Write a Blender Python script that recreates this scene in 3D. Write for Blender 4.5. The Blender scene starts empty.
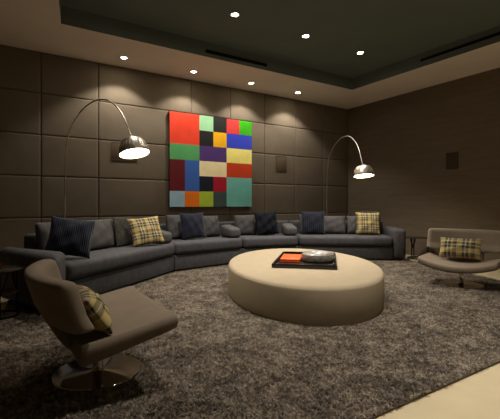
import bpy, bmesh, math, random
from mathutils import Vector, Matrix
import numpy as np

random.seed(7)
SC = bpy.context.scene
COL = SC.collection
PI = math.pi

# ------------------------------------------------------------------ camera, world, exposure
cam_d = bpy.data.cameras.new('camera')
cam = bpy.data.objects.new('camera', cam_d)
COL.objects.link(cam)
cam.location = (0, 0, 1.0)
cam.rotation_euler = (PI / 2, 0, -math.radians(32.5))
cam_d.sensor_fit = 'HORIZONTAL'
cam_d.sensor_width = 36.0
cam_d.lens = 385.0 / 500.0 * 36.0
cam_d.shift_y = -5.5 / 500.0
cam_d.clip_start = 0.02
SC.camera = cam

W = bpy.data.worlds.new('world')
SC.world = W
W.use_nodes = True
W.node_tree.nodes['Background'].inputs[0].default_value = (0.02, 0.018, 0.015, 1)
W.node_tree.nodes['Background'].inputs[1].default_value = 0.1

SC.view_settings.view_transform = 'Standard'
SC.view_settings.look = 'None'
SC.view_settings.gamma = 1.0
SC.view_settings.use_curve_mapping = False
SC.view_settings.exposure = 1.7

SOFFIT_W, TRAY_W, LAMP_E, LENS_E = 21.0, 86.0, 11.0, 40.0
WARM = (1.0, 0.925, 0.82)


# ------------------------------------------------------------------ materials
def lin(c):
    return tuple(((v / 255.0) / 12.92 if v / 255.0 <= 0.04045 else ((v / 255.0 + 0.055) / 1.055) ** 2.4) for v in c) + (1.0,)


class NT:
    def __init__(self, name):
        self.m = bpy.data.materials.new(name)
        self.m.use_nodes = True
        self.t = self.m.node_tree
        self.b = self.t.nodes['Principled BSDF']

    def n(self, typ, **kw):
        x = self.t.nodes.new(typ)
        for k, v in kw.items():
            setattr(x, k, v)
        return x

    def l(self, a, b):
        self.t.links.new(a, b)

    def coord(self, scale=(1, 1, 1), out='Object'):
        c = self.n('ShaderNodeTexCoord')
        mp = self.n('ShaderNodeMapping')
        mp.inputs['Scale'].default_value = scale
        self.l(c.outputs[out], mp.inputs['Vector'])
        return mp.outputs['Vector']

    def noise(self, vec, scale, detail=3.0, rough=0.5):
        x = self.n('ShaderNodeTexNoise')
        x.inputs['Scale'].default_value = scale
        x.inputs['Detail'].default_value = detail
        x.inputs['Roughness'].default_value = rough
        self.l(vec, x.inputs['Vector'])
        return x.outputs['Fac']

    def ramp(self, fac, stops, mode='LINEAR'):
        r = self.n('ShaderNodeValToRGB')
        r.color_ramp.interpolation = mode
        els = r.color_ramp.elements
        while len(els) < len(stops):
            els.new(0.5)
        for e, (p, c) in zip(els, stops):
            e.position = p
            e.color = c
        self.l(fac, r.inputs['Fac'])
        return r.outputs['Color']

    def bump(self, h, strength=0.3, dist=0.01):
        b = self.n('ShaderNodeBump')
        b.inputs['Strength'].default_value = strength
        b.inputs['Distance'].default_value = dist
        self.l(h, b.inputs['Height'])
        self.l(b.outputs['Normal'], self.b.inputs['Normal'])

    def p(self, rough=0.8, metal=0.0, spec=0.3):
        self.b.inputs['Roughness'].default_value = rough
        self.b.inputs['Metallic'].default_value = metal
        self.b.inputs['Specular IOR Level'].default_value = spec


def plain(name, rgb, rough=0.6, metal=0.0, spec=0.3, mott=0.0, scale=20.0):
    k = NT(name)
    k.p(rough, metal, spec)
    c = lin(rgb)
    if mott:
        f = k.noise(k.coord(), scale)
        lo = tuple(v * (1 - mott) for v in c[:3]) + (1,)
        hi = tuple(min(1, v * (1 + mott)) for v in c[:3]) + (1,)
        k.l(k.ramp(f, [(0.3, lo), (0.7, hi)]), k.b.inputs['Base Color'])
    else:
        k.b.inputs['Base Color'].default_value = c
    return k.m


def fabric(name, rgb, mott=0.18, weave=260.0, patch=9.0, bump=0.25, stretch=(1, 1, 1), sheen=0.0):
    k = NT(name)
    k.p(0.92, 0.0, 0.12)
    v = k.coord(stretch)
    a = k.noise(v, weave, 2.0)
    b = k.noise(v, patch, 4.0, 0.6)
    mx = k.n('ShaderNodeMath', operation='ADD')
    k.l(a, mx.inputs[0])
    k.l(b, mx.inputs[1])
    hf = k.n('ShaderNodeMath', operation='MULTIPLY')
    k.l(mx.outputs[0], hf.inputs[0])
    hf.inputs[1].default_value = 0.5
    c = lin(rgb)
    lo = tuple(x * (1 - mott) for x in c[:3]) + (1,)
    hi = tuple(min(1, x * (1 + mott)) for x in c[:3]) + (1,)
    k.l(k.ramp(hf.outputs[0], [(0.35, lo), (0.65, hi)]), k.b.inputs['Base Color'])
    k.bump(a, bump, 0.004)
    if sheen:
        k.b.inputs['Sheen Weight'].default_value = sheen
        k.b.inputs['Sheen Roughness'].default_value = 0.5
    return k.m


def emissive(name, rgb, strength):
    k = NT(name)
    k.b.inputs['Base Color'].default_value = (0.8, 0.8, 0.8, 1)
    k.b.inputs['Emission Color'].default_value = rgb + (1,)
    k.b.inputs['Emission Strength'].default_value = strength
    return k.m


def ribbed(name, rgb, freq):
    k = NT(name)
    k.p(0.85, 0.0, 0.15)
    w = k.n('ShaderNodeTexWave', wave_type='BANDS', bands_direction='X')
    w.inputs['Scale'].default_value = freq
    w.inputs['Distortion'].default_value = 0.3
    k.l(k.coord(), w.inputs['Vector'])
    c = lin(rgb)
    lo = tuple(v * 0.35 for v in c[:3]) + (1,)
    k.l(k.ramp(w.outputs['Fac'], [(0.15, lo), (0.7, c)]), k.b.inputs['Base Color'])
    k.bump(w.outputs['Fac'], 0.5, 0.012)
    k.b.inputs['Sheen Weight'].default_value = 0.1
    return k.m


def plaid(name, period, shift=(0.0, 0.0)):
    """woven tartan: warp and weft stripe sequences averaged"""
    k = NT(name)
    k.p(0.9, 0.0, 0.12)
    yel, cream, dark, grey, mauve = lin((172, 154, 102)), lin((200, 190, 160)), lin((34, 38, 38)), lin((88, 92, 92)), lin((98, 84, 80))
    c = k.n('ShaderNodeTexCoord')
    s = k.n('ShaderNodeSeparateXYZ')
    k.l(c.outputs['Object'], s.inputs[0])
    seq = [(0.0, yel), (0.26, dark), (0.35, grey), (0.42, cream), (0.46, grey), (0.52, dark), (0.61, yel), (0.74, mauve), (0.89, dark), (0.94, yel)]
    cols = []
    for i, ax in enumerate('XY'):
        m = k.n('ShaderNodeMath', operation='MULTIPLY_ADD')
        m.inputs[1].default_value = 1.0 / period
        m.inputs[2].default_value = 10.0 + shift[i]
        k.l(s.outputs[ax], m.inputs[0])
        f = k.n('ShaderNodeMath', operation='FRACT')
        k.l(m.outputs[0], f.inputs[0])
        cols.append(k.ramp(f.outputs[0], seq, 'CONSTANT'))
    mix = k.n('ShaderNodeMix', data_type='RGBA')
    mix.inputs[0].default_value = 0.5
    k.l(cols[0], mix.inputs[6])
    k.l(cols[1], mix.inputs[7])
    k.l(mix.outputs[2], k.b.inputs['Base Color'])
    k.bump(k.noise(k.coord(), 300.0), 0.2, 0.003)
    return k.m


M = {}
M['panel'] = fabric('upholstered wall fabric', (114, 103, 88), 0.10, 220, 3, 0.2)
M['grass'] = fabric('woven wall covering', (110, 98, 83), 0.16, 60, 6, 0.25, (0.15, 0.15, 3.0))
M['plaster'] = plain('painted ceiling', (228, 216, 202), 0.9, mott=0.03, scale=2)
M['tray'] = plain('charcoal ceiling paint', (98, 107, 101), 0.75, mott=0.05, scale=2)
M['stone'] = plain('pale stone floor', (184, 169, 137), 0.45, spec=0.4, mott=0.05, scale=6)
M['sofa'] = fabric('charcoal sofa weave', (73, 72, 75), 0.25, 180, 14, 0.3)
M['cushion'] = fabric('grey cushion weave', (79, 77, 77), 0.25, 180, 14, 0.3)
M['darkcushion'] = fabric('dark tweed cushion', (62, 60, 56), 0.4, 120, 30, 0.3)
M['otto'] = fabric('cream ottoman fabric', (154, 140, 117), 0.07, 240, 10, 0.15)
M['chair'] = fabric('taupe chair fabric', (124, 111, 96), 0.10, 260, 8, 0.2)
M['navy'] = ribbed('navy ribbed velvet', (31, 37, 56), 16)
M['navyplain'] = fabric('navy velvet', (25, 29, 44), 0.25, 200, 12, 0.2, sheen=0.15)
M['black'] = fabric('black crinkled satin', (22, 23, 31), 0.35, 60, 14, 0.5)
M['navystripe'] = ribbed('navy pleated cloth', (34, 38, 52), 9)
M['plaid'] = plaid('yellow plaid wool', 0.165)
M['plaidlumbar'] = plaid('yellow plaid wool wide', 0.20, (0.1, 0.3))
M['chrome'] = plain('polished steel', (190, 182, 170), 0.08, 1.0)
M['lampsteel'] = plain('brushed lamp steel', (205, 196, 182), 0.33, 1.0)
M['white'] = plain('white enamel', (230, 225, 215), 0.5)
M['blackmetal'] = plain('blackened metal', (26, 22, 19), 0.4, 0.6)
M['darkgloss'] = plain('dark lacquer', (22, 18, 15), 0.25, spec=0.5)
M['tabletop'] = plain('smoked glass', (46, 42, 36), 0.15, spec=0.6)
M['void'] = plain('black recess', (6, 6, 6), 0.9)
M['trim'] = plain('lamp trim', (170, 160, 145), 0.5)
M['grille'] = fabric('speaker grille cloth', (96, 82, 66), 0.1, 300, 5, 0.2)
M['grilleright'] = fabric('dark speaker grille', (74, 65, 54), 0.1, 300, 5, 0.2)
M['orange'] = plain('orange lacquer', (235, 92, 34), 0.35, spec=0.5, mott=0.25, scale=14)
M['marble'] = plain('grey stone', (120, 116, 108), 0.3, spec=0.5, mott=0.5, scale=26)
M['bulb'] = emissive('lamp glow', (1.0, 0.86, 0.62), LAMP_E)
M['lens'] = emissive('downlight glow', (1.0, 0.88, 0.68), LENS_E)
M['ember'] = plain('dark red glass', (70, 30, 22), 0.12, spec=0.6)
M['book'] = plain('reddish brown lacquer', (88, 52, 40), 0.5)


# ------------------------------------------------------------------ object helpers
def tag(o, label=None, cat=None, group=None, kind=None):
    if label:
        o['label'] = label
    if cat:
        o['category'] = cat
    if group:
        o['group'] = group
    if kind:
        o['kind'] = kind
    return o


def empty(name, loc=(0, 0, 0), rz=0.0):
    o = bpy.data.objects.new(name, None)
    o.empty_display_size = 0.1
    o.location = loc
    o.rotation_euler = (0, 0, rz)
    COL.objects.link(o)
    return o


def link(name, me, mats, parent=None, smooth=True):
    if not isinstance(mats, (list, tuple)):
        mats = [mats]
    for m in mats:
        me.materials.append(m)
    if smooth:
        me.polygons.foreach_set('use_smooth', [True] * len(me.polygons))
    o = bpy.data.objects.new(name, me)
    COL.objects.link(o)
    if parent:
        o.parent = parent
    return o


def done(name, bm, mats, parent=None, smooth=True, sharp=None):
    bmesh.ops.recalc_face_normals(bm, faces=bm.faces[:])
    me = bpy.data.meshes.new(name)
    bm.to_mesh(me)
    bm.free()
    o = link(name, me, mats, parent, smooth)
    if smooth and sharp is not None:
        me.set_sharp_from_angle(angle=math.radians(sharp))
    return o


def add_prism(bm, poly, z0, z1, bevel=0.0, seg=3):
    n = len(poly)
    lo = [bm.verts.new((x, y, z0)) for x, y in poly]
    hi = [bm.verts.new((x, y, z1)) for x, y in poly]
    fs = [bm.faces.new(lo[::-1]), bm.faces.new(hi)]
    for i in range(n):
        j = (i + 1) % n
        fs.append(bm.faces.new((lo[i], lo[j], hi[j], hi[i])))
    if bevel:
        es = list({e for f in fs for e in f.edges})
        bmesh.ops.bevel(bm, geom=es, offset=bevel, segments=seg, profile=0.5, affect='EDGES', clamp_overlap=True)


def add_box(bm, c, s, bevel=0.0, seg=2):
    x, y, z = c
    a, b, d = s[0] / 2, s[1] / 2, s[2] / 2
    add_prism(bm, [(x - a, y - b), (x + a, y - b), (x + a, y + b), (x - a, y + b)], z - d, z + d, bevel, seg)


def box(name, c, s, mat, parent=None, bevel=0.0, seg=2):
    bm = bmesh.new()
    add_box(bm, c, s, bevel, seg)
    return done(name, bm, mat, parent, bool(bevel), 40)


def prism(name, poly, z0, z1, mat, parent=None, bevel=0.0, seg=3):
    bm = bmesh.new()
    add_prism(bm, poly, z0, z1, bevel, seg)
    return done(name, bm, mat, parent, bool(bevel), 50)


def add_lathe(bm, prof, n=40, mtx=None, sx=1.0, sy=1.0):
    rings = []
    for r, z in prof:
        if r < 1e-6:
            rings.append([bm.verts.new((0, 0, z))])
        else:
            rings.append([bm.verts.new((r * sx * math.cos(2 * PI * i / n), r * sy * math.sin(2 * PI * i / n), z)) for i in range(n)])
    for a, b in zip(rings, rings[1:]):
        for i in range(n):
            j = (i + 1) % n
            if len(a) == 1 and len(b) == 1:
                continue
            if len(a) == 1:
                bm.faces.new((a[0], b[j], b[i]))
            elif len(b) == 1:
                bm.faces.new((a[i], a[j], b[0]))
            else:
                bm.faces.new((a[i], a[j], b[j], b[i]))
    if mtx is not None:
        vs = [v for r in rings for v in r]
        bmesh.ops.transform(bm, matrix=mtx, verts=vs)


def lathe(name, prof, mat, parent=None, n=40, mtx=None, sharp=40, sx=1.0, sy=1.0):
    bm = bmesh.new()
    add_lathe(bm, prof, n, mtx, sx, sy)
    return done(name, bm, mat, parent, True, sharp)


def add_tube(bm, pts, r, n=10):
    pts = [Vector(p) for p in pts]
    rings = []
    up = Vector((0, 0, 1))
    prev = None
    for i, p in enumerate(pts):
        t = (pts[min(i + 1, len(pts) - 1)] - pts[max(i - 1, 0)]).normalized()
        if prev is None:
            a = t.cross(up if abs(t.z) < 0.9 else Vector((1, 0, 0))).normalized()
        else:
            a = (prev - t * prev.dot(t)).normalized()
        prev = a
        b = t.cross(a)
        rings.append([bm.verts.new(p + (a * math.cos(2 * PI * k / n) + b * math.sin(2 * PI * k / n)) * r) for k in range(n)])
    for u, v in zip(rings, rings[1:]):
        for k in range(n):
            j = (k + 1) % n
            bm.faces.new((u[k], u[j], v[j], v[k]))
    bm.faces.new(rings[0][::-1])
    bm.faces.new(rings[-1])


def tube(name, pts, r, mat, parent=None, n=10):
    bm = bmesh.new()
    add_tube(bm, pts, r, n)
    return done(name, bm, mat, parent, True, 60)


def spline(pts, k=8):
    P = [Vector(p) for p in pts]
    P = [P[0] * 2 - P[1]] + P + [P[-1] * 2 - P[-2]]
    out = []
    for i in range(1, len(P) - 2):
        for s in range(k):
            t = s / k
            a, b, c, d = P[i - 1], P[i], P[i + 1], P[i + 2]
            out.append(0.5 * ((2 * b) + (c - a) * t + (2 * a - 5 * b + 4 * c - d) * t * t + (3 * b - a - 3 * c + d) * t ** 3))
    out.append(P[-2])
    return out


# ------------------------------------------------------------------ the room
CEIL, TRAYZ, BACK, RIGHT, FRONT = 3.2, 3.42, 6.35, 6.72, -2.4


def left_x(y, off=0.0):
    return -0.50 + 0.145 * (y - 5.2) + off


def struct(o):
    o['kind'] = 'structure'
    return o


room = [(left_x(FRONT), FRONT), (RIGHT, FRONT), (RIGHT, BACK), (left_x(BACK), BACK)]
struct(prism('floor', [(-2.0, FRONT - .2), (RIGHT + .2, FRONT - .2), (RIGHT + .2, BACK + .2), (-2.0, BACK + .2)], -0.15, 0.0, M['stone']))

# dropped border of the ceiling, with the tray opening
TRAY = [(-0.37, -1.2), (5.65, -1.2), (5.65, 5.2), (0.58, 5.2)]
bm = bmesh.new()
outer = [(-2.0, FRONT - .2), (RIGHT + .2, FRONT - .2), (RIGHT + .2, BACK + .2), (-2.0, BACK + .2)]
vo = [bm.verts.new((x, y, CEIL)) for x, y in outer]
vi = [bm.verts.new((x, y, CEIL)) for x, y in TRAY]
vo2 = [bm.verts.new((x, y, TRAYZ + .12)) for x, y in outer]
for i in range(4):
    j = (i + 1) % 4
    bm.faces.new((vo[i], vo[j], vi[j], vi[i]))
    bm.faces.new((vo[i], vo2[i], vo2[j], vo[j]))
bm.faces.new(vo2)
struct(done('ceiling', bm, M['plaster'], None, False))
bm = bmesh.new()
va = [bm.verts.new((x, y, CEIL)) for x, y in TRAY]
vb = [bm.verts.new((x, y, TRAYZ)) for x, y in TRAY]
for i in range(4):
    j = (i + 1) % 4
    bm.faces.new((va[i], va[j], vb[j], vb[i]))
bm.faces.new(vb)
struct(done('ceiling_tray', bm, M['tray'], None, False))

# back wall: padded panels in a grid, one mesh
PW, PH = 0.785, 0.60
bm = bmesh.new()
add_prism(bm, [(-1.2, BACK), (RIGHT + .2, BACK), (RIGHT + .2, BACK + .2), (-1.2, BACK + .2)], -0.05, TRAYZ)


def soft_panel(bm, x0, x1, z0, z1, yb, th=0.05, n=9):
    g = 0.002
    x0 += g; x1 -= g; z0 += g; z1 -= g

    def edge(n):
        e = [0, 0.006, 0.02, 0.05]
        return e + [0.05 + (0.90) * i / n for i in range(1, n)] + [0.95, 0.98, 0.994, 1.0]
    U = edge(n)
    grid = []
    for b in U:
        row = []
        for a in U:
            dx = min(a, 1 - a) * (x1 - x0)
            dz = min(b, 1 - b) * (z1 - z0)
            d = min(dx, dz)
            rr = 0.011
            h = 1.0 if d >= rr else math.sqrt(max(0, 1 - (1 - d / rr) ** 2))
            bulge = 0.005 * (1 - (2 * a - 1) ** 2) * (1 - (2 * b - 1) ** 2)
            row.append(bm.verts.new((x0 + a * (x1 - x0), yb - th * (0.52 + 0.28 * h) - bulge * h, z0 + b * (z1 - z0))))
        grid.append(row)
    for r in range(len(U) - 1):
        for c in range(len(U) - 1):
            bm.faces.new((grid[r][c], grid[r][c + 1], grid[r + 1][c + 1], grid[r + 1][c]))


x = RIGHT
while x > -0.4:
    z = CEIL
    wide = 2 * PW if abs(x - 2.795) < 0.05 else PW      # one double-width column beside the painting
    while z > 0.01:
        soft_panel(bm, max(x - wide, -0.7), x, max(z - PH, 0.0), z, BACK)
        z -= PH
    x -= wide
struct(done('wall_back', bm, M['panel'], None, True, 60))
struct(prism('wall_right', [(RIGHT, FRONT - .2), (RIGHT + .2, FRONT - .2), (RIGHT + .2, BACK + .2), (RIGHT, BACK + .2)], -0.05, TRAYZ, M['grass']))
struct(prism('wall_left', [(left_x(FRONT - .2), FRONT - .2), (left_x(BACK + .2), BACK + .2), (left_x(BACK + .2) - .2, BACK + .2), (left_x(FRONT - .2) - .2, FRONT - .2)], -0.05, TRAYZ, M['grass']))
struct(prism('wall_front', [(-2.0, FRONT - .2), (RIGHT + .2, FRONT - .2), (RIGHT + .2, FRONT), (-2.0, FRONT)], -0.05, TRAYZ, M['grass']))


# ------------------------------------------------------------------ recessed downlights
def downlight(loc, label, group, watts, size, blend, aim=(0, 0)):
    t = empty('recessed_downlight', loc)
    tag(t, label, 'ceiling light', group)
    lathe('trim_ring', [(0.062, 0.0), (0.064, -0.004), (0.048, -0.007), (0.040, -0.001), (0.040, 0.0)], M['trim'], t, 28)
    lathe('lens', [(0.0, -0.004), (0.036, -0.003), (0.040, 0.0)], M['lens'], t, 24)
    ld = bpy.data.lights.new('downlight_beam', 'SPOT')
    ld.energy = watts
    ld.color = WARM
    ld.spot_size = math.radians(size)
    ld.spot_blend = blend
    ld.shadow_soft_size = 0.035
    lo = bpy.data.objects.new('downlight_beam', ld)
    COL.objects.link(lo)
    lo.parent = t
    lo.location = (0, 0, -0.02)
    lo.rotation_euler = (aim[0], aim[1], 0)
    return t


SOF = [(1.51, 'leftmost round downlight in the pale ceiling border, above the left arc lamp'),
       (2.65, 'round downlight in the pale ceiling border just above the top left of the painting'),
       (3.785, 'round downlight in the pale ceiling border above the right edge of the painting'),
       (4.88, 'rightmost round downlight in the pale ceiling border, nearest the room corner')]
for x, lab in SOF:
    downlight((x, 5.90, CEIL), lab, 'downlights along the ceiling border', SOFFIT_W, 114, 0.38)
TR = [(2.48, 'round downlight in the dark ceiling tray, leftmost, near the top of the photo'),
      (3.66, 'round downlight in the dark ceiling tray, middle of the three in a row'),
      (4.80, 'round downlight in the dark ceiling tray, rightmost of the three in a row')]
for x, lab in TR:
    downlight((x, 4.25, TRAYZ), lab, 'downlights in the dark ceiling tray', TRAY_W, 84, 0.85)
for x, y, w in ((1.3, 4.25, 0.45), (1.3, 1.9, 0.45), (2.5, 1.9, 1.1), (3.66, 1.9, 0.3), (2.5, -0.2, 0.45), (3.66, -0.2, 0.4), (4.9, -0.7, 1.7)):  # extra downlights added out of view to lift the room's brightness and bounce
    downlight((x, y, TRAYZ), 'round downlight in the dark ceiling tray, added out of view to brighten the room', 'added downlights out of view in the tray', TRAY_W * w, 84, 0.85)

# slot diffusers in the tray's upright faces
t = empty('linear_air_diffuser', (3.083, 5.2, 3.283))
tag(t, 'long thin black air slot in the dark ceiling tray edge above the painting', 'vent', 'slot diffusers')
box('frame', (0, -0.004, 0), (1.11, 0.008, 0.048), M['void'], t)
box('vane', (0, -0.010, 0.004), (1.09, 0.006, 0.006), M['blackmetal'], t)
t = empty('linear_air_diffuser', (5.65, 2.85, 3.31))
tag(t, 'long thin black air slot in the dark ceiling tray edge along the right wall', 'vent', 'slot diffusers')
box('frame', (-0.004, 0, 0), (0.008, 1.80, 0.040), M['void'], t)
box('vane', (-0.010, 0, 0.004), (0.006, 1.78, 0.006), M['blackmetal'], t)


# ------------------------------------------------------------------ wall speakers
def speaker(loc, w, h, rz, mat, label, d=0.010):
    t = empty('wall_speaker', loc, rz)
    tag(t, label, 'speaker', 'square speakers set in the walls')
    bm = bmesh.new()
    for sx in (-1, 1):
        add_box(bm, (sx * (w / 2 - .005), -d / 2, 0), (.010, d, h), .002)
    for sz in (-1, 1):
        add_box(bm, (0, -d / 2, sz * (h / 2 - .005)), (w - .021, d, .010), .002)
    done('frame', bm, mat, t, True, 40)
    box('grille', (0, -d * 0.35, 0), (w - .022, d * 0.7, h - .022), mat, t, .003)


speaker((1.62, 6.305, 1.842), 0.41, 0.29, 0, M['grille'], 'square fabric speaker panel on the padded wall behind the left arc lamp shade')
speaker((4.773, 6.305, 1.825), 0.27, 0.31, 0, M['grille'], 'small square fabric speaker panel on the padded wall right of the painting')
speaker((6.72, 3.845, 1.77), 0.22, 0.30, -PI / 2, M['grilleright'], 'dark square speaker panel on the woven right wall')

# ------------------------------------------------------------------ painting
px0, px1, pz0, pz1, py = 2.362, 4.018, 0.952, 2.582, 6.245
pt = empty('abstract_painting', ((px0 + px1) / 2, 6.30, pz0))
tag(pt, 'large square abstract painting of bright coloured blocks on the padded wall', 'painting')
COLS = {'red': (232, 66, 40), 'mint': (160, 214, 164), 'black': (30, 29, 27), 'pinkred': (214, 62, 60), 'green': (60, 172, 20),
        'amber': (244, 182, 20), 'blue': (54, 68, 196), 'leaf': (86, 164, 98), 'purple': (82, 54, 120), 'lemon': (250, 236, 132),
        'maroon': (102, 22, 30), 'cobalt': (60, 104, 186), 'cream': (250, 232, 182), 'rust': (204, 66, 26), 'midnight': (22, 26, 44),
        'crimson': (172, 20, 44), 'paleblue': (166, 202, 220), 'orange': (252, 126, 24), 'lime': (182, 210, 62), 'slate': (66, 82, 82), 'teal': (116, 192, 180)}
BL = [(0, 0, 2, 2, 'red'), (2, 0, 1, 1, 'mint'), (3, 0, 1, 1, 'black'), (4, 0, 1, 1, 'pinkred'), (5, 0, 1, 1, 'green'),
      (2, 1, 1, 1, 'black'), (3, 1, 1, 1, 'amber'), (4, 1, 2, 1, 'blue'), (0, 2, 2, 1, 'leaf'), (2, 2, 2, 1, 'purple'),
      (4, 2, 2, 1, 'lemon'), (0, 3, 1, 2, 'maroon'), (1, 3, 1, 2, 'cobalt'), (2, 3, 2, 1, 'cream'), (4, 3, 2, 1, 'rust'),
      (2, 4, 1, 1, 'midnight'), (3, 4, 1, 1, 'crimson'), (4, 4, 2, 2, 'teal'), (0, 5, 1, 1, 'paleblue'), (1, 5, 1, 1, 'orange'),
      (2, 5, 1, 1, 'lime'), (3, 5, 1, 1, 'slate')]
names = list(COLS)
pm = [plain('paint ' + n, COLS[n], 0.55, spec=0.3, mott=0.06, scale=7) for n in names]
bm = bmesh.new()
CW, CH = (px1 - px0) / 6, (pz1 - pz0) / 6
ox, oy, oz = (px0 + px1) / 2, 6.30, pz0
for c, r, w, h, n in BL:
    a, b = px0 + c * CW - ox, px0 + (c + w) * CW - ox
    t1, t0 = pz1 - r * CH - oz, pz1 - (r + h) * CH - oz
    f = bm.faces.new([bm.verts.new(v) for v in ((a, py - oy, t0), (b, py - oy, t0), (b, py - oy, t1), (a, py - oy, t1))])
    f.material_index = names.index(n)
me = bpy.data.meshes.new('canvas')
bm.to_mesh(me)
bm.free()
link('canvas', me, pm, pt, False)
bm = bmesh.new()
add_prism(bm, [(px0 - ox, 0.002 + py - oy), (px1 - ox, 0.002 + py - oy), (px1 - ox, 0.0), (px0 - ox, 0.0)], 0.0, pz1 - pz0)
done('stretcher', bm, M['darkgloss'], pt, False)

# ------------------------------------------------------------------ sofa sections
SA, SB, SCc, SD, SE = Vector((.50, 3.97)), Vector((2.06, 5.22)), Vector((3.32, 5.42)), Vector((4.34, 5.22)), Vector((5.62, 4.24))
DEPTH, SEAT = 0.85, 0.44
Z0 = 0.0126


def mod(P, Q):
    d = (Q - P).normalized()
    return d, Vector((-d.y, d.x))


def miter(n1, n2):
    m = (n1 + n2).normalized()
    return m / m.dot(n1)


d1, n1 = mod(SA, SB)
d2, n2 = mod(SB, SCc)
d3, n3 = mod(SCc, SD)
d4, n4 = mod(SD, SE)
mB, mC, mD = miter(n1, n2), miter(n2, n3), miter(n3, n4)
MODS = {'M1': (SA, SB, d1, n1, n1, mB), 'M2': (SB, SCc, d2, n2, mB, mC), 'M3': (SCc, SD, d3, n3, mC, mD), 'M4': (SD, SE, d4, n4, mD, n4)}


def sofa_section(key, label):
    P, Q, d, n, mp, mq = MODS[key]
    c = (P + Q) / 2
    root = empty('sofa_section', (c.x, c.y, Z0))
    tag(root, label, 'sofa', 'sections of the curved charcoal sofa')

    def quad(o0, o1, gap=0.006, gp=None):
        gp = gap if gp is None else gp
        a, b = P + mp * o0 + d * gp, Q + mq * o0 - d * gap
        e, f = Q + mq * o1 - d * gap, P + mp * o1 + d * gp
        return [tuple(v - c) for v in (a, b, e, f)]
    prism('base', quad(0.02, DEPTH), 0.045 - Z0, 0.262 - Z0, M['sofa'], root, 0.015)
    # seat cushion with softly rounded front
    prism('seat_cushion', quad(-0.01, 0.68), 0.265 - Z0, SEAT - Z0, M['sofa'], root, 0.055, 5)
    prism('backrest', quad(0.66, DEPTH, 0.006, 0.24 if key == 'M1' else 0.006), 0.25 - Z0, 0.68 - Z0, M['sofa'], root, 0.04, 4)
    for (pp, mm, s) in ((P, mp, 1), (Q, mq, -1)):
        for o in (0.10, 0.72):
            q = pp + mm * o + d * (0.12 * s) - c
            lathe('foot', [(0.0, 0.0), (0.035, 0.0), (0.035, 0.05 - Z0), (0.0, 0.05 - Z0)], M['darkgloss'], root, 16,
                  Matrix.Translation((q.x, q.y, 0.0)))
    return root, c


def armrest(root, c, poly, z0, z1, bev=0.06):
    prism('armrest', [tuple(Vector(p) - c) for p in poly], z0 - Z0, z1 - Z0, M['sofa'], root, bev, 5)


r1, c1 = sofa_section('M1', 'long left section of the charcoal sofa, behind the near taupe chair')
armrest(r1, c1, [(.37, 3.60), (.492, 3.962), (.055, 4.72), (-.07, 4.66)], 0.045, 0.562, 0.085)
r2, c2 = sofa_section('M2', 'charcoal sofa section below the painting, holding a plain navy pillow')
r3, c3 = sofa_section('M3', 'charcoal sofa section behind the ottoman, holding the black crinkled pillow')
r4, c4 = sofa_section('M4', 'right end section of the charcoal sofa, by the right arc lamp')
o4 = SE + d4 * 0.22
armrest(r4, c4, [tuple(SE + d4 * .003), tuple(o4), tuple(o4 + n4 * DEPTH), tuple(SE + d4 * .003 + n4 * DEPTH)], 0.045, 0.575, 0.07)


def divider(root, c, P, m, n, dd):
    """low armrest along the joint between two sections"""
    m = m.normalized()
    s = Vector((m.y, -m.x)) * 0.105
    a, b = P + m * 0.025 - s * 1.12, P + m * 0.41 - s * 1.12
    bm = bmesh.new()
    add_prism(bm, [tuple(a - s - c), tuple(a + s - c), tuple(b + s - c), tuple(b - s - c)], SEAT - Z0 + .002, 0.60 - Z0, 0.05, 5)
    for v in bm.verts:      # its top climbs gently to the rear
        if v.co.z > 0.52 - Z0:
            v.co.z += 0.15 * max(0.0, (v.co.xy + c - P).dot(m) - 0.05)
    done('armrest', bm, M['cushion'], root, True, 60)


divider(r1, c1, SB, mB, n1, d1)
divider(r2, c2, SCc, mC, n2, d2)
divider(r3, c3, SD, mD, n3, d3)


# ------------------------------------------------------------------ cushions and pillows
def pillow_mesh(name, w, h, th, n=18, pinch=0.06, plump=0.55, seed=0, piping=0.0, wrinkle=0.006):
    rnd = random.Random(seed)
    ph = [rnd.uniform(0, 6.28) for _ in range(6)]
    bm = bmesh.new()
    faces = []
    rows = {}
    for side in (1, -1):
        for j in range(n + 1):
            for i in range(n + 1):
                a, b = 2 * i / n - 1, 2 * j / n - 1
                a = math.sin(a * PI / 2) * 0.55 + a * 0.45
                b = math.sin(b * PI / 2) * 0.55 + b * 0.45
                rim = i in (0, n) or j in (0, n)
                if rim and side == -1:
                    rows[(side, i, j)] = rows[(1, i, j)]
                    continue
                X = w / 2 * a * (1 - pinch * (1 - b * b))
                Y = h / 2 * b * (1 - pinch * (1 - a * a))
                prof = max(0.0, (1 - abs(a) ** 2.6) * (1 - abs(b) ** 2.6)) ** plump
                Z = side * th / 2 * prof
                if not rim:
                    Z += wrinkle * prof * (math.sin(9 * a + 4 * b + ph[0]) + math.sin(7 * b - 5 * a + ph[1] + side))
                rows[(side, i, j)] = bm.verts.new((X, Y, Z))
    for side in (1, -1):
        for j in range(n):
            for i in range(n):
                q = [rows[(side, i, j)], rows[(side, i + 1, j)], rows[(side, i + 1, j + 1)], rows[(side, i, j + 1)]]
                bm.faces.new(q if side == 1 else q[::-1])
    me = bpy.data.meshes.new(name)
    bm.to_mesh(me)
    bm.free()
    return me


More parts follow.
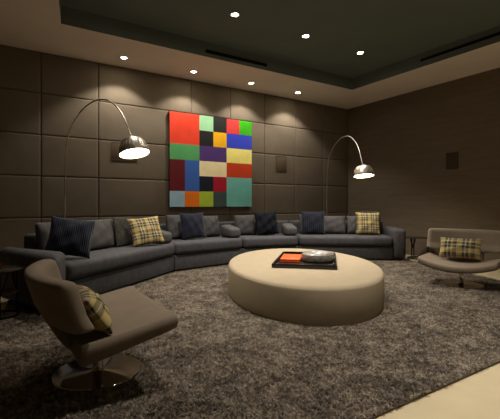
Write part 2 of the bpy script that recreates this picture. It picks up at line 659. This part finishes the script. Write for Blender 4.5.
def set_frame(o, base, facing, lean, h, roll=0.0, th=0.0):
    """stand a pillow on base, front towards facing (2D), top leaning back by lean degrees"""
    f = Vector((facing[0], facing[1], 0)).normalized()
    up = Vector((0, 0, 1))
    L = math.radians(lean)
    v = (up * math.cos(L) - f * math.sin(L)).normalized()
    nrm = (f * math.cos(L) + up * math.sin(L)).normalized()
    xx = v.cross(nrm)
    R = Matrix((xx, v, nrm)).transposed().to_4x4() @ Matrix.Rotation(math.radians(roll), 4, 'Z')
    lift = abs(math.sin(math.radians(roll))) * h * 0.4
    c = Vector(base) + v * (h / 2 + lift) + Vector((0, 0, 0.02))
    o.matrix_world = Matrix.Translation(c) @ R


def pillow(name, key, t, off, w, h, th, mat, label, cat, group=None, lean=16, turn=0.0, roll=0.0, seed=0, plump=0.55, pinch=0.06, wrinkle=0.006):
    P, Q, d, n, _, _ = MODS[key]
    me = pillow_mesh(name, w, h, th, seed=seed, plump=plump, pinch=pinch, wrinkle=wrinkle)
    o = link(name, me, mat)
    f = -n
    a = math.radians(turn)
    f = Vector((f.x * math.cos(a) - f.y * math.sin(a), f.x * math.sin(a) + f.y * math.cos(a)))
    b = P + d * t + n * off
    set_frame(o, (b.x, b.y, SEAT - 0.015), f, lean, h, roll)
    tag(o, label, cat, group)
    return o


BG = 'loose grey back cushions of the sofa'


def back(key, t, w, h, label, mat='cushion', off=0.50, turn=0, seed=0, lean=11, th=0.16):
    return pillow('back_cushion', key, t, off, w, h, th, M[mat], label, 'cushion', BG, lean, turn, 0, seed, 0.38, 0.02, 0.004)


back('M1', 0.42, 0.54, 0.37, 'grey back cushion behind the navy ribbed pillow at the left end of the sofa', seed=1)
back('M1', 1.01, 0.58, 0.37, 'wide plain grey back cushion left of the plaid pillow on the left sofa section', seed=2)
back('M1', 1.43, 0.21, 0.36, 'narrow grey back cushion between the wide grey one and the dark tweed one', seed=3, off=0.575, th=0.11, lean=4)
back('M1', 1.45, 0.38, 0.39, 'dark tweed cushion tucked behind the left plaid pillow', 'darkcushion', 0.43, 0, 4, 10, 0.07)
back('M2', 0.36, 0.40, 0.39, 'grey back cushion behind the plain navy pillow below the painting', seed=5)
back('M2', 0.98, 0.38, 0.36, 'grey back cushion right of the plain navy pillow below the painting', seed=6)
back('M3', 0.23, 0.39, 0.36, 'grey back cushion left of the black crinkled pillow', seed=7)
back('M3', 0.63, 0.38, 0.40, 'grey back cushion directly behind the black crinkled pillow', seed=8)
back('M4', 0.18, 0.30, 0.36, 'grey back cushion behind the navy pleated pillow at the sofa bend', seed=9)
back('M4', 0.63, 0.52, 0.34, 'plain grey back cushion between the navy pleated and right plaid pillows', seed=10)
back('M4', 1.02, 0.22, 0.34, 'narrow grey back cushion touching the left side of the right plaid pillow', seed=11)
back('M4', 1.35, 0.36, 0.43, 'dark tweed cushion peeking above the right plaid pillow', 'darkcushion', 0.50, 0, 12)

TG = 'throw pillows on the sofa'
pillow('throw_pillow', 'M1', 0.215, 0.175, 0.43, 0.41, 0.14, M['navy'], 'navy ribbed throw pillow at the left end of the sofa', 'pillow', TG, 20, -48, -9, 21, pinch=0.07)
pillow('throw_pillow', 'M1', 1.53, 0.13, 0.45, 0.40, 0.14, M['plaid'], 'yellow plaid throw pillow on the left sofa section, left of the painting', 'pillow', TG, 25, -34, 5, 22, pinch=0.07)
pillow('throw_pillow', 'M2', 0.53, 0.31, 0.45, 0.42, 0.14, M['navyplain'], 'plain dark navy throw pillow on the sofa below the painting', 'pillow', TG, 12, 0, 1, 23)
pillow('throw_pillow', 'M3', 0.58, 0.31, 0.43, 0.42, 0.14, M['black'], 'black crinkled throw pillow on the sofa behind the ottoman', 'pillow', TG, 13, 0, 3, 24, wrinkle=0.012)
pillow('throw_pillow', 'M4', 0.27, 0.32, 0.44, 0.43, 0.13, M['navystripe'], 'navy pleated throw pillow at the left end of the right sofa section', 'pillow', TG, 12, 0, 0, 25)
pillow('throw_pillow', 'M4', 1.25, 0.29, 0.43, 0.41, 0.14, M['plaid'], 'yellow plaid throw pillow at the right end of the sofa', 'pillow', TG, 12, 0, -1, 26, pinch=0.07)

# ------------------------------------------------------------------ rug
RUG = [(-0.255, 1.2), (4.94, 1.2), (6.60, 6.1), (0.15, 6.1)]
rug = prism('shag_rug', RUG, 0.0005, 0.012, plain('rug backing', (96, 86, 74), 0.95))
tag(rug, 'large grey brown shaggy rug under the ottoman, chairs and sofa', 'rug')
k = NT('rug pile')
k.p(0.85, 0.0, 0.15)
v = k.coord()
na = k.noise(v, 5.0, 6.0, 0.72)
nb = k.noise(v, 26.0, 3.0, 0.6)
isl = k.n('ShaderNodeNewGeometry')
m1 = k.n('ShaderNodeMath', operation='MULTIPLY_ADD')
k.l(isl.outputs['Random Per Island'], m1.inputs[0])
m1.inputs[1].default_value = 0.28
k.l(nb, m1.inputs[2])
m2 = k.n('ShaderNodeMath', operation='MULTIPLY_ADD')
k.l(na, m2.inputs[0])
m2.inputs[1].default_value = 1.0
k.l(m1.outputs[0], m2.inputs[2])
k.l(k.ramp(m2.outputs[0], [(0.80, lin((98, 90, 81))), (1.15, lin((150, 139, 126))), (1.5, lin((196, 183, 165)))]), k.b.inputs['Base Color'])
# the ramp clamps at 1, so the sum is brought back into range first
ram = [n for n in k.t.nodes if n.type == 'VALTORGB'][0]
half = k.n('ShaderNodeMath', operation='MULTIPLY')
half.inputs[1].default_value = 0.5
k.l(m2.outputs[0], half.inputs[0])
k.l(half.outputs[0], ram.inputs['Fac'])
for e, pz in zip(ram.color_ramp.elements, (0.46, 0.57, 0.70)):
    e.position = pz
tl = k.n('ShaderNodeBsdfTranslucent')
k.l(ram.outputs['Color'], tl.inputs['Color'])
ms = k.n('ShaderNodeMixShader')
ms.inputs[0].default_value = 0.45
k.l(k.b.outputs[0], ms.inputs[1])
k.l(tl.outputs[0], ms.inputs[2])
k.l(ms.outputs[0], k.t.nodes['Material Output'].inputs['Surface'])
PILE = k.m

OC, OA, OB, OTH, OH = (2.879, 3.434), 0.831, 1.368, -0.541, 0.338
rs = np.random.RandomState(3)
N0 = 620000
X = rs.uniform(-0.3, 6.6, N0)
Y = rs.uniform(1.2, 6.0, N0)
bend = rs.uniform(0, 2 * PI, N0)
ln = rs.uniform(0.008, 0.026, N0)


def free(X, Y, m):
    """where the pile may stand: inside the rug, clear of what stands on it"""
    ok = (X > -0.255 + (Y - 1.2) * (0.405 / 4.9)) & (X < 4.94 + (Y - 1.2) * (1.66 / 4.9))
    dx, dy = X - OC[0], Y - OC[1]
    u = dx * math.cos(OTH) + dy * math.sin(OTH)
    w = -dx * math.sin(OTH) + dy * math.cos(OTH)
    ok &= (u / (OA + m)) ** 2 + (w / (OB + m)) ** 2 > 1
    fx = np.array([SA.x - 1.2, SA.x, SB.x, SCc.x, SD.x, SE.x, SE.x + .3])
    fy = np.array([SA.y - .4, SA.y, SB.y, SCc.y, SD.y, SE.y, SE.y - .1])
    behind = Y > np.interp(X, fx, fy) + 0.05
    past = (X - SE.x) * d4.x + (Y - SE.y) * d4.y > 0.27
    ok &= ~behind | past
    for cx, cy, r in ((.463, 2.39, .249), (4.70, 2.58, .249), (-0.035, 4.05, .165), (6.36, 4.28, .195)):
        ok &= (X - cx) ** 2 + (Y - cy) ** 2 > (r + m) ** 2
    return ok


keep = free(X, Y, .010) & free(X + np.cos(bend) * ln, Y + np.sin(bend) * ln, .010)
bend, ln = bend[keep], ln[keep]
X, Y = X[keep], Y[keep]
n = len(X)
ang = rs.uniform(0, 2 * PI, n)
ht = rs.uniform(0.010, 0.022, n)
wd = rs.uniform(0.0035, 0.0065, n)
ca, sa = np.cos(ang), np.sin(ang)
cb, sb = np.cos(bend), np.sin(bend)
V = np.zeros((n, 5, 3))
z0 = 0.012
V[:, 0] = np.stack([X - ca * wd, Y - sa * wd, np.full(n, z0)], 1)
V[:, 1] = np.stack([X + ca * wd, Y + sa * wd, np.full(n, z0)], 1)
mx, my = X + cb * ln * .3, Y + sb * ln * .3
V[:, 2] = np.stack([mx + ca * wd, my + sa * wd, z0 + ht * .65], 1)
V[:, 3] = np.stack([mx - ca * wd, my - sa * wd, z0 + ht * .65], 1)
V[:, 4] = np.stack([X + cb * ln, Y + sb * ln, z0 + ht], 1)
me = bpy.data.meshes.new('pile')
me.vertices.add(n * 5)
me.vertices.foreach_set('co', V.reshape(-1))
base = np.arange(n)[:, None] * 5
li = np.concatenate([base + np.array([[0, 1, 2, 3]]), base + np.array([[3, 2, 4]])], 1).reshape(-1)
me.loops.add(n * 7)
me.loops.foreach_set('vertex_index', li.astype(np.int32))
me.polygons.add(n * 2)
ls = np.stack([np.arange(n) * 7, np.arange(n) * 7 + 4], 1).reshape(-1)
me.polygons.foreach_set('loop_start', ls.astype(np.int32))
me.update(calc_edges=True)
me.validate()
pile = link('pile', me, PILE, rug, True)
pile['kind'] = 'stuff'

# ------------------------------------------------------------------ ottoman
ot = empty('oval_ottoman', (OC[0], OC[1], Z0), OTH)
tag(ot, 'large low oval cream upholstered ottoman in the middle of the rug', 'ottoman')
H = OH - Z0
# seam between top and side is a slim welt
lathe('body', [(0, 0.0), (0.985, 0.0), (0.996, 0.006), (1.0, 0.02), (1.0, H - 0.045), (0.996, H - 0.03)], M['otto'], ot, 96, None, 60, OA, OB)
lathe('top_cushion', [(0.996, H - 0.03), (0.988, H - 0.014), (0.972, H - 0.004), (0.94, H), (0.5, H + 0.004), (0, H + 0.004)], M['otto'], ot, 96, None, 60, OA, OB)

# tray with its contents
TC, TTH = (2.92, 3.373), -0.768
TZ = OH + 0.005
tr = empty('serving_tray', (TC[0], TC[1], TZ), TTH)
tag(tr, 'black rectangular lacquer tray on top of the cream ottoman', 'tray')
a, b = 0.33, 0.525
box('tray_base', (0, 0, 0.006), (2 * a - .01, 2 * b - .01, 0.012), M['darkgloss'], tr, .003)
for sx in (-1, 1):
    box('tray_side', (sx * (a - .007), 0, 0.022), (.014, 2 * b, 0.044), M['darkgloss'], tr, .004)
for sy in (-1, 1):
    box('tray_side', (0, sy * (b - .007), 0.022), (2 * a - .03, .014, 0.044), M['darkgloss'], tr, .004)
Rt = Matrix.Rotation(TTH, 3, 'Z')


def on_tray(u, v, z=0.0125):
    p = Rt @ Vector((u, v, 0))
    return (TC[0] + p.x, TC[1] + p.y, TZ + z)


ob = empty('orange_box', on_tray(-0.175, 0.0), TTH + 0.02)
tag(ob, 'flat bright orange lacquered box on the left of the black tray', 'box')
box('box_body', (0, 0, 0.012), (0.215, 0.43, 0.022), M['orange'], ob, .004)
box('lid', (0, 0, 0.031), (0.22, 0.435, 0.015), M['orange'], ob, .004)
bw = lathe('stone_bowl', [(0, 0.0), (0.15, 0.0), (0.178, 0.012), (0.19, 0.045), (0.182, 0.082), (0.160, 0.098), (0.140, 0.096), (0.118, 0.075), (0.07, 0.052), (0, 0.046)], M['marble'], None, 48)
bw.location = on_tray(0.127, -0.03)
tag(bw, 'thick round grey stone bowl on the right of the black tray', 'bowl')


# ------------------------------------------------------------------ arc floor lamps
def arc_lamp(P, Q, label, drop=0.0, tip=0.27):
    P, Q = Vector(P), Vector(Q)
    u = (Q - P)
    L = u.length
    u.normalize()
    root = empty('arc_floor_lamp', (P.x, P.y, Z0))
    tag(root, label, 'floor lamp', 'steel arc floor lamps')

    def at(s, z):
        return Vector((u.x * s * L / 1.44, u.y * s * L / 1.44, z - Z0))
    lathe('lamp_base', [(0, 0), (0.13, 0), (0.135, 0.006), (0.135, 0.034), (0.128, 0.04), (0.02, 0.042), (0, 0.042)], M['marble'], root, 36)
    tube('pole', [at(0, 0.05), at(0, 0.6), at(0, 1.10)], 0.011, M['lampsteel'], root, 12)
    arc = spline([at(0, 1.05), at(.01, 1.44), at(.035, 1.69), at(.13, 1.94), at(.36, 2.12), at(.63, 2.208), at(.89, 2.202), at(1.09, 2.11), at(1.25, 1.96), at(1.37, 1.765 - drop * .4), at(1.41, 1.71 - drop)], 6)
    tube('arc_arm', arc, 0.0078, M['lampsteel'], root, 10)
    # bell shade, axis tipped outwards along the arm
    axis = Vector((-u.x * tip, -u.y * tip, 0.95)).normalized()
    side = Vector((0, 0, 1)).cross(axis).normalized()
    fwd = axis.cross(side)
    R = Matrix((side, fwd, axis)).transposed().to_4x4()
    C0 = at(1.45, 1.535 - drop)
    mt = Matrix.Translation(C0) @ R
    sh = lathe('lamp_shade', [(0.158, 0.0), (0.160, 0.004), (0.154, 0.04), (0.143, 0.085), (0.126, 0.13), (0.106, 0.156), (0.07, 0.172), (0.03, 0.177), (0.0, 0.178),
                              (0.0, 0.171), (0.03, 0.170), (0.068, 0.165), (0.100, 0.150), (0.120, 0.126), (0.137, 0.083), (0.148, 0.038), (0.152, 0.0), (0.158, 0.0)],
               M['lampsteel'], root, 48, mt, 50)
    bm = bmesh.new()
    for i in range(28):
        a_ = 2 * PI * i / 28
        add_tube(bm, [mt @ Vector((r * math.cos(a_), r * math.sin(a_), z)) for r, z in ((0.136, 0.108), (0.1445, 0.082), (0.151, 0.055))], 0.0035, 6)
    done('shade_rib', bm, M['lampsteel'], sh, True, 50)
    lathe('shade_cap', [(0.022, 0.174), (0.022, 0.196), (0.012, 0.202), (0.0, 0.203)], M['lampsteel'], root, 20, mt)
    lathe('diffuser', [(0.0, 0.004), (0.10, 0.006), (0.1495, 0.012)], M['bulb'], root, 40, mt)
    return root


arc_lamp((.65, 5.45), (1.16, 4.12), 'steel arc floor lamp behind the left sofa section, left of the painting')
arc_lamp((5.48, 5.72), (4.89, 4.26), 'steel arc floor lamp in the far corner behind the right end of the sofa', 0.085, 0.14)


# ------------------------------------------------------------------ swivel lounge chairs
def lounge_chair(loc, rz, label, sag, z_mid, slope, x_rear, w_scale, b_lift, pl, pl_label, pl_size, pl_mat):
    root = empty('swivel_lounge_chair', (loc[0], loc[1], Z0 + 0.004), rz)
    tag(root, label, 'armchair', 'taupe swivel lounge chairs')
    lathe('base_plate', [(0, 0.0), (0.245, 0.0), (0.247, 0.003), (0.243, 0.008), (0.06, 0.011), (0.045, 0.014), (0, 0.014)], M['chrome'], root, 64, None, 30)
    lathe('swivel_column', [(0.038, 0.012), (0.034, 0.018), (0.029, 0.03), (0.029, 0.13), (0.033, 0.134), (0.033, 0.15), (0.029, 0.155), (0.024, 0.26), (0.0, 0.265)], M['chrome'], root, 28, None, 40)
    # seat: slab rising to the front, its sides curling up
    bm = bmesh.new()
    nu, nv = 20, 24
    hw = 0.455 * w_scale
    ring = []

    def zmid(x, y):
        return z_mid + (x + 0.22) * slope + sag * (abs(y) / hw) ** 2

    def thick(x):
        return 0.104 - 0.060 * (x + 0.2)

    top, bot = {}, {}
    e = [0, .012, .035, .075]
    U = e + [0.075 + 0.85 * i / (nu - 1) for i in range(1, nu - 1)] + [0.925, .965, .988, 1.0]

    def rnd(a, b):
        # rounded slab edges
        d = min(min(a, 1 - a) * 0.56, min(b, 1 - b) * 0.91)
        r = 0.017
        return 1.0 if d > r else math.sqrt(max(0, 1 - (1 - d / r) ** 2))
    for j, b in enumerate(U):
        for i, a in enumerate(U):
            x = x_rear + a * (0.33 - x_rear)
            y = (-1 + 2 * b) * hw
            # corners rounded in plan, front line a touch bowed
            cx = 1 - 0.025 * (2 * abs(b - .5)) ** 6
            x2 = 0.05 + (x - 0.05) * cx
            y2 = y * (1 - 0.03 * (2 * abs(a - .5)) ** 6) * (0.97 + 0.03 * a)
            h = thick(x) / 2 * (0.35 + 0.65 * rnd(a, b))
            top[i, j] = bm.verts.new((x2, y2, zmid(x2, y2) + h))
            bot[i, j] = bm.verts.new((x2, y2, zmid(x2, y2) - h))
    m = len(U)
    for j in range(m - 1):
        for i in range(m - 1):
            bm.faces.new((top[i, j], top[i + 1, j], top[i + 1, j + 1], top[i, j + 1]))
            bm.faces.new((bot[i, j], bot[i, j + 1], bot[i + 1, j + 1], bot[i + 1, j]))
    for q in range(m - 1):
        bm.faces.new((top[q, 0], bot[q, 0], bot[q + 1, 0], top[q + 1, 0]))
        bm.faces.new((top[q, m - 1], top[q + 1, m - 1], bot[q + 1, m - 1], bot[q, m - 1]))
        bm.faces.new((top[0, q], top[0, q + 1], bot[0, q + 1], bot[0, q]))
        bm.faces.new((top[m - 1, q], bot[m - 1, q], bot[m - 1, q + 1], top[m - 1, q + 1]))
    done('seat', bm, M['chair'], root, True, 75)
    # backrest: leaning wrap-around wing, its middle running down to the seat's rear edge
    bm = bmesh.new()
    NV, NU = 40, 36

    def half_width(z):
        lo, hi = 0.22, 0.462
        t = (z - 0.352) / 0.04
        t = max(0.0, min(1.0, t))
        t = math.sqrt(max(0, 1 - (1 - t) ** 2)) if t > 0 else 0
        w = lo + (hi - lo) * t
        tt = max(0.0, (z - 0.585) / 0.04)
        return w_scale * (w - 0.03 * (1 - math.sqrt(max(0, 1 - min(1, tt) ** 2))))

    def surf(y, z, off):
        k_ = abs(y) / 0.475
        x = -0.245 - (z - 0.25) * 0.30 + 0.135 * k_ ** 2.2 + (0.05 * (1 - min(1, max(0, (z - .25) / .2))) if k_ < 2 else 0)
        # normal of the arc in plan
        sl = 0.135 * 2.2 * k_ ** 1.2 / 0.475 * (1 if y >= 0 else -1)
        L_ = math.hypot(1, sl)
        return Vector((x + off * (-1 / L_), y + off * (sl / L_), z))
    Z = [0.225 + (0.625 - 0.225) * i / NV for i in range(NV + 1)]
    inn, out = {}, {}
    lift = Vector((0.02, 0, b_lift))
    for j, z in enumerate(Z):
        hwid = half_width(z)
        for i in range(NU + 1):
            s = -1 + 2 * i / NU
            s = math.copysign(1 - (1 - abs(s)) ** 1.25, s)
            y = s * hwid
            de = min((1 - abs(s)) * hwid, (0.625 - z) * 1.0, (z - 0.225))
            if abs(y) > 0.2:
                de = min(de, max(0.0, (z - 0.352)))
            r = 0.045
            h = 1.0 if de > r else math.sqrt(max(0, 1 - (1 - de / r) ** 2))
            T = 0.047 * (0.45 + 0.55 * h)
            inn[i, j] = bm.verts.new(surf(y, z, -T) + lift)
            out[i, j] = bm.verts.new(surf(y, z, T) + lift)
    for j in range(NV):
        for i in range(NU):
            bm.faces.new((inn[i, j], inn[i + 1, j], inn[i + 1, j + 1], inn[i, j + 1]))
            bm.faces.new((out[i, j], out[i, j + 1], out[i + 1, j + 1], out[i + 1, j]))
        bm.faces.new((inn[0, j], inn[0, j + 1], out[0, j + 1], out[0, j]))
        bm.faces.new((inn[NU, j], out[NU, j], out[NU, j + 1], inn[NU, j + 1]))
    for i in range(NU):
        bm.faces.new((inn[i, 0], out[i, 0], out[i + 1, 0], inn[i + 1, 0]))
        bm.faces.new((inn[i, NV], inn[i + 1, NV], out[i + 1, NV], out[i, NV]))
    bk = done('backrest', bm, M['chair'], root, True, 75)
    # plaid lumbar pillow leaning in the chair (a thing of its own)
    me = pillow_mesh('lumbar_pillow', pl_size[0], pl_size[1], pl_size[2], seed=31, pinch=0.05)
    po = link('lumbar_pillow', me, pl_mat)
    f = Vector((math.cos(rz), math.sin(rz)))
    lf = Vector((-f.y, f.x))
    b_ = Vector(loc[:2]) + f * pl[0] + lf * pl[1]
    set_frame(po, (b_.x, b_.y, zmid(pl[0], 0) + pl[3]), f, pl[2], pl_size[1])
    tag(po, pl_label, 'pillow', 'plaid lumbar pillows in the lounge chairs')
    return root


lounge_chair((.463, 2.39), 0.0, 'taupe swivel lounge chair in the left foreground, seen from behind', 0.015, 0.227, 0.213, -0.168, 1.0, 0.0,
             (-0.012, -0.17, 34, 0.060), 'yellow plaid pillow in the left foreground lounge chair', (0.49, 0.225, 0.13), M['plaidlumbar'])
lounge_chair((4.70, 2.58), PI + math.radians(17.4), 'taupe swivel lounge chair at the right edge of the rug, facing the ottoman', 0.085, 0.218, 0.0, -0.215, 0.94, 0.035,
             (-0.045, -0.03, 20, 0.092), 'yellow plaid lumbar pillow in the right lounge chair', (0.47, 0.26, 0.13), M['plaidlumbar'])


# ------------------------------------------------------------------ side tables
def side_table(loc, r, h, label, n_leg=3, shelf=True, rot=0.0):
    root = empty('side_table', loc, rot)
    tag(root, label, 'side table', 'small dark round side tables')
    lathe('tabletop', [(0, h - .016), (r - .004, h - .016), (r, h - .012), (r, h - .003), (r - .004, h), (0, h)], M['tabletop'], root, 48, None, 40)
    lathe('foot_ring', [(r * .72, 0.0), (r * .80, 0.0), (r * .80, 0.014), (r * .72, 0.014), (r * .72, 0.0)], M['blackmetal'], root, 40, None, 40)
    for i in range(n_leg):
        a_ = 2 * PI * i / n_leg + 0.5
        c_, s_ = math.cos(a_), math.sin(a_)
        leg = tube('leg', [(r * .76 * c_, r * .76 * s_, 0.01), (r * .74 * c_, r * .74 * s_, h * .45), (r * .76 * c_, r * .76 * s_, h - .016)], 0.011, M['blackmetal'], root, 8)
        b_ = a_ + 0.42
        tube('branch', [(r * .74 * c_, r * .74 * s_, h * .45), (r * .76 * math.cos(b_ - .1), r * .76 * math.sin(b_ - .1), h * .75), (r * .8 * math.cos(b_), r * .8 * math.sin(b_), h - .016)], 0.008, M['blackmetal'], leg, 8)
    if shelf:
        lathe('lower_shelf', [(0, .20), (r * .7, .20), (r * .7, .212), (0, .212)], M['book'], root, 40, None, 40)
    return root


side_table((-0.035, 4.05, Z0), 0.19, 0.42, 'small dark round side table beside the left arm of the sofa')
side_table((6.36, 4.28, Z0), 0.23, 0.385, 'small dark side table with branching legs beyond the right sofa arm', 3, False, 2.6)
cp = lathe('votive_holder', [(0, 0.0), (0.030, 0.0), (0.036, 0.006), (0.038, 0.04), (0.034, 0.052), (0.030, 0.052), (0.030, 0.02), (0, 0.016)], M['ember'], None, 28)
cp.location = (-0.055, 4.03, Z0 + 0.4205)
tag(cp, 'small dark red glass votive on the left side table', 'candle holder')
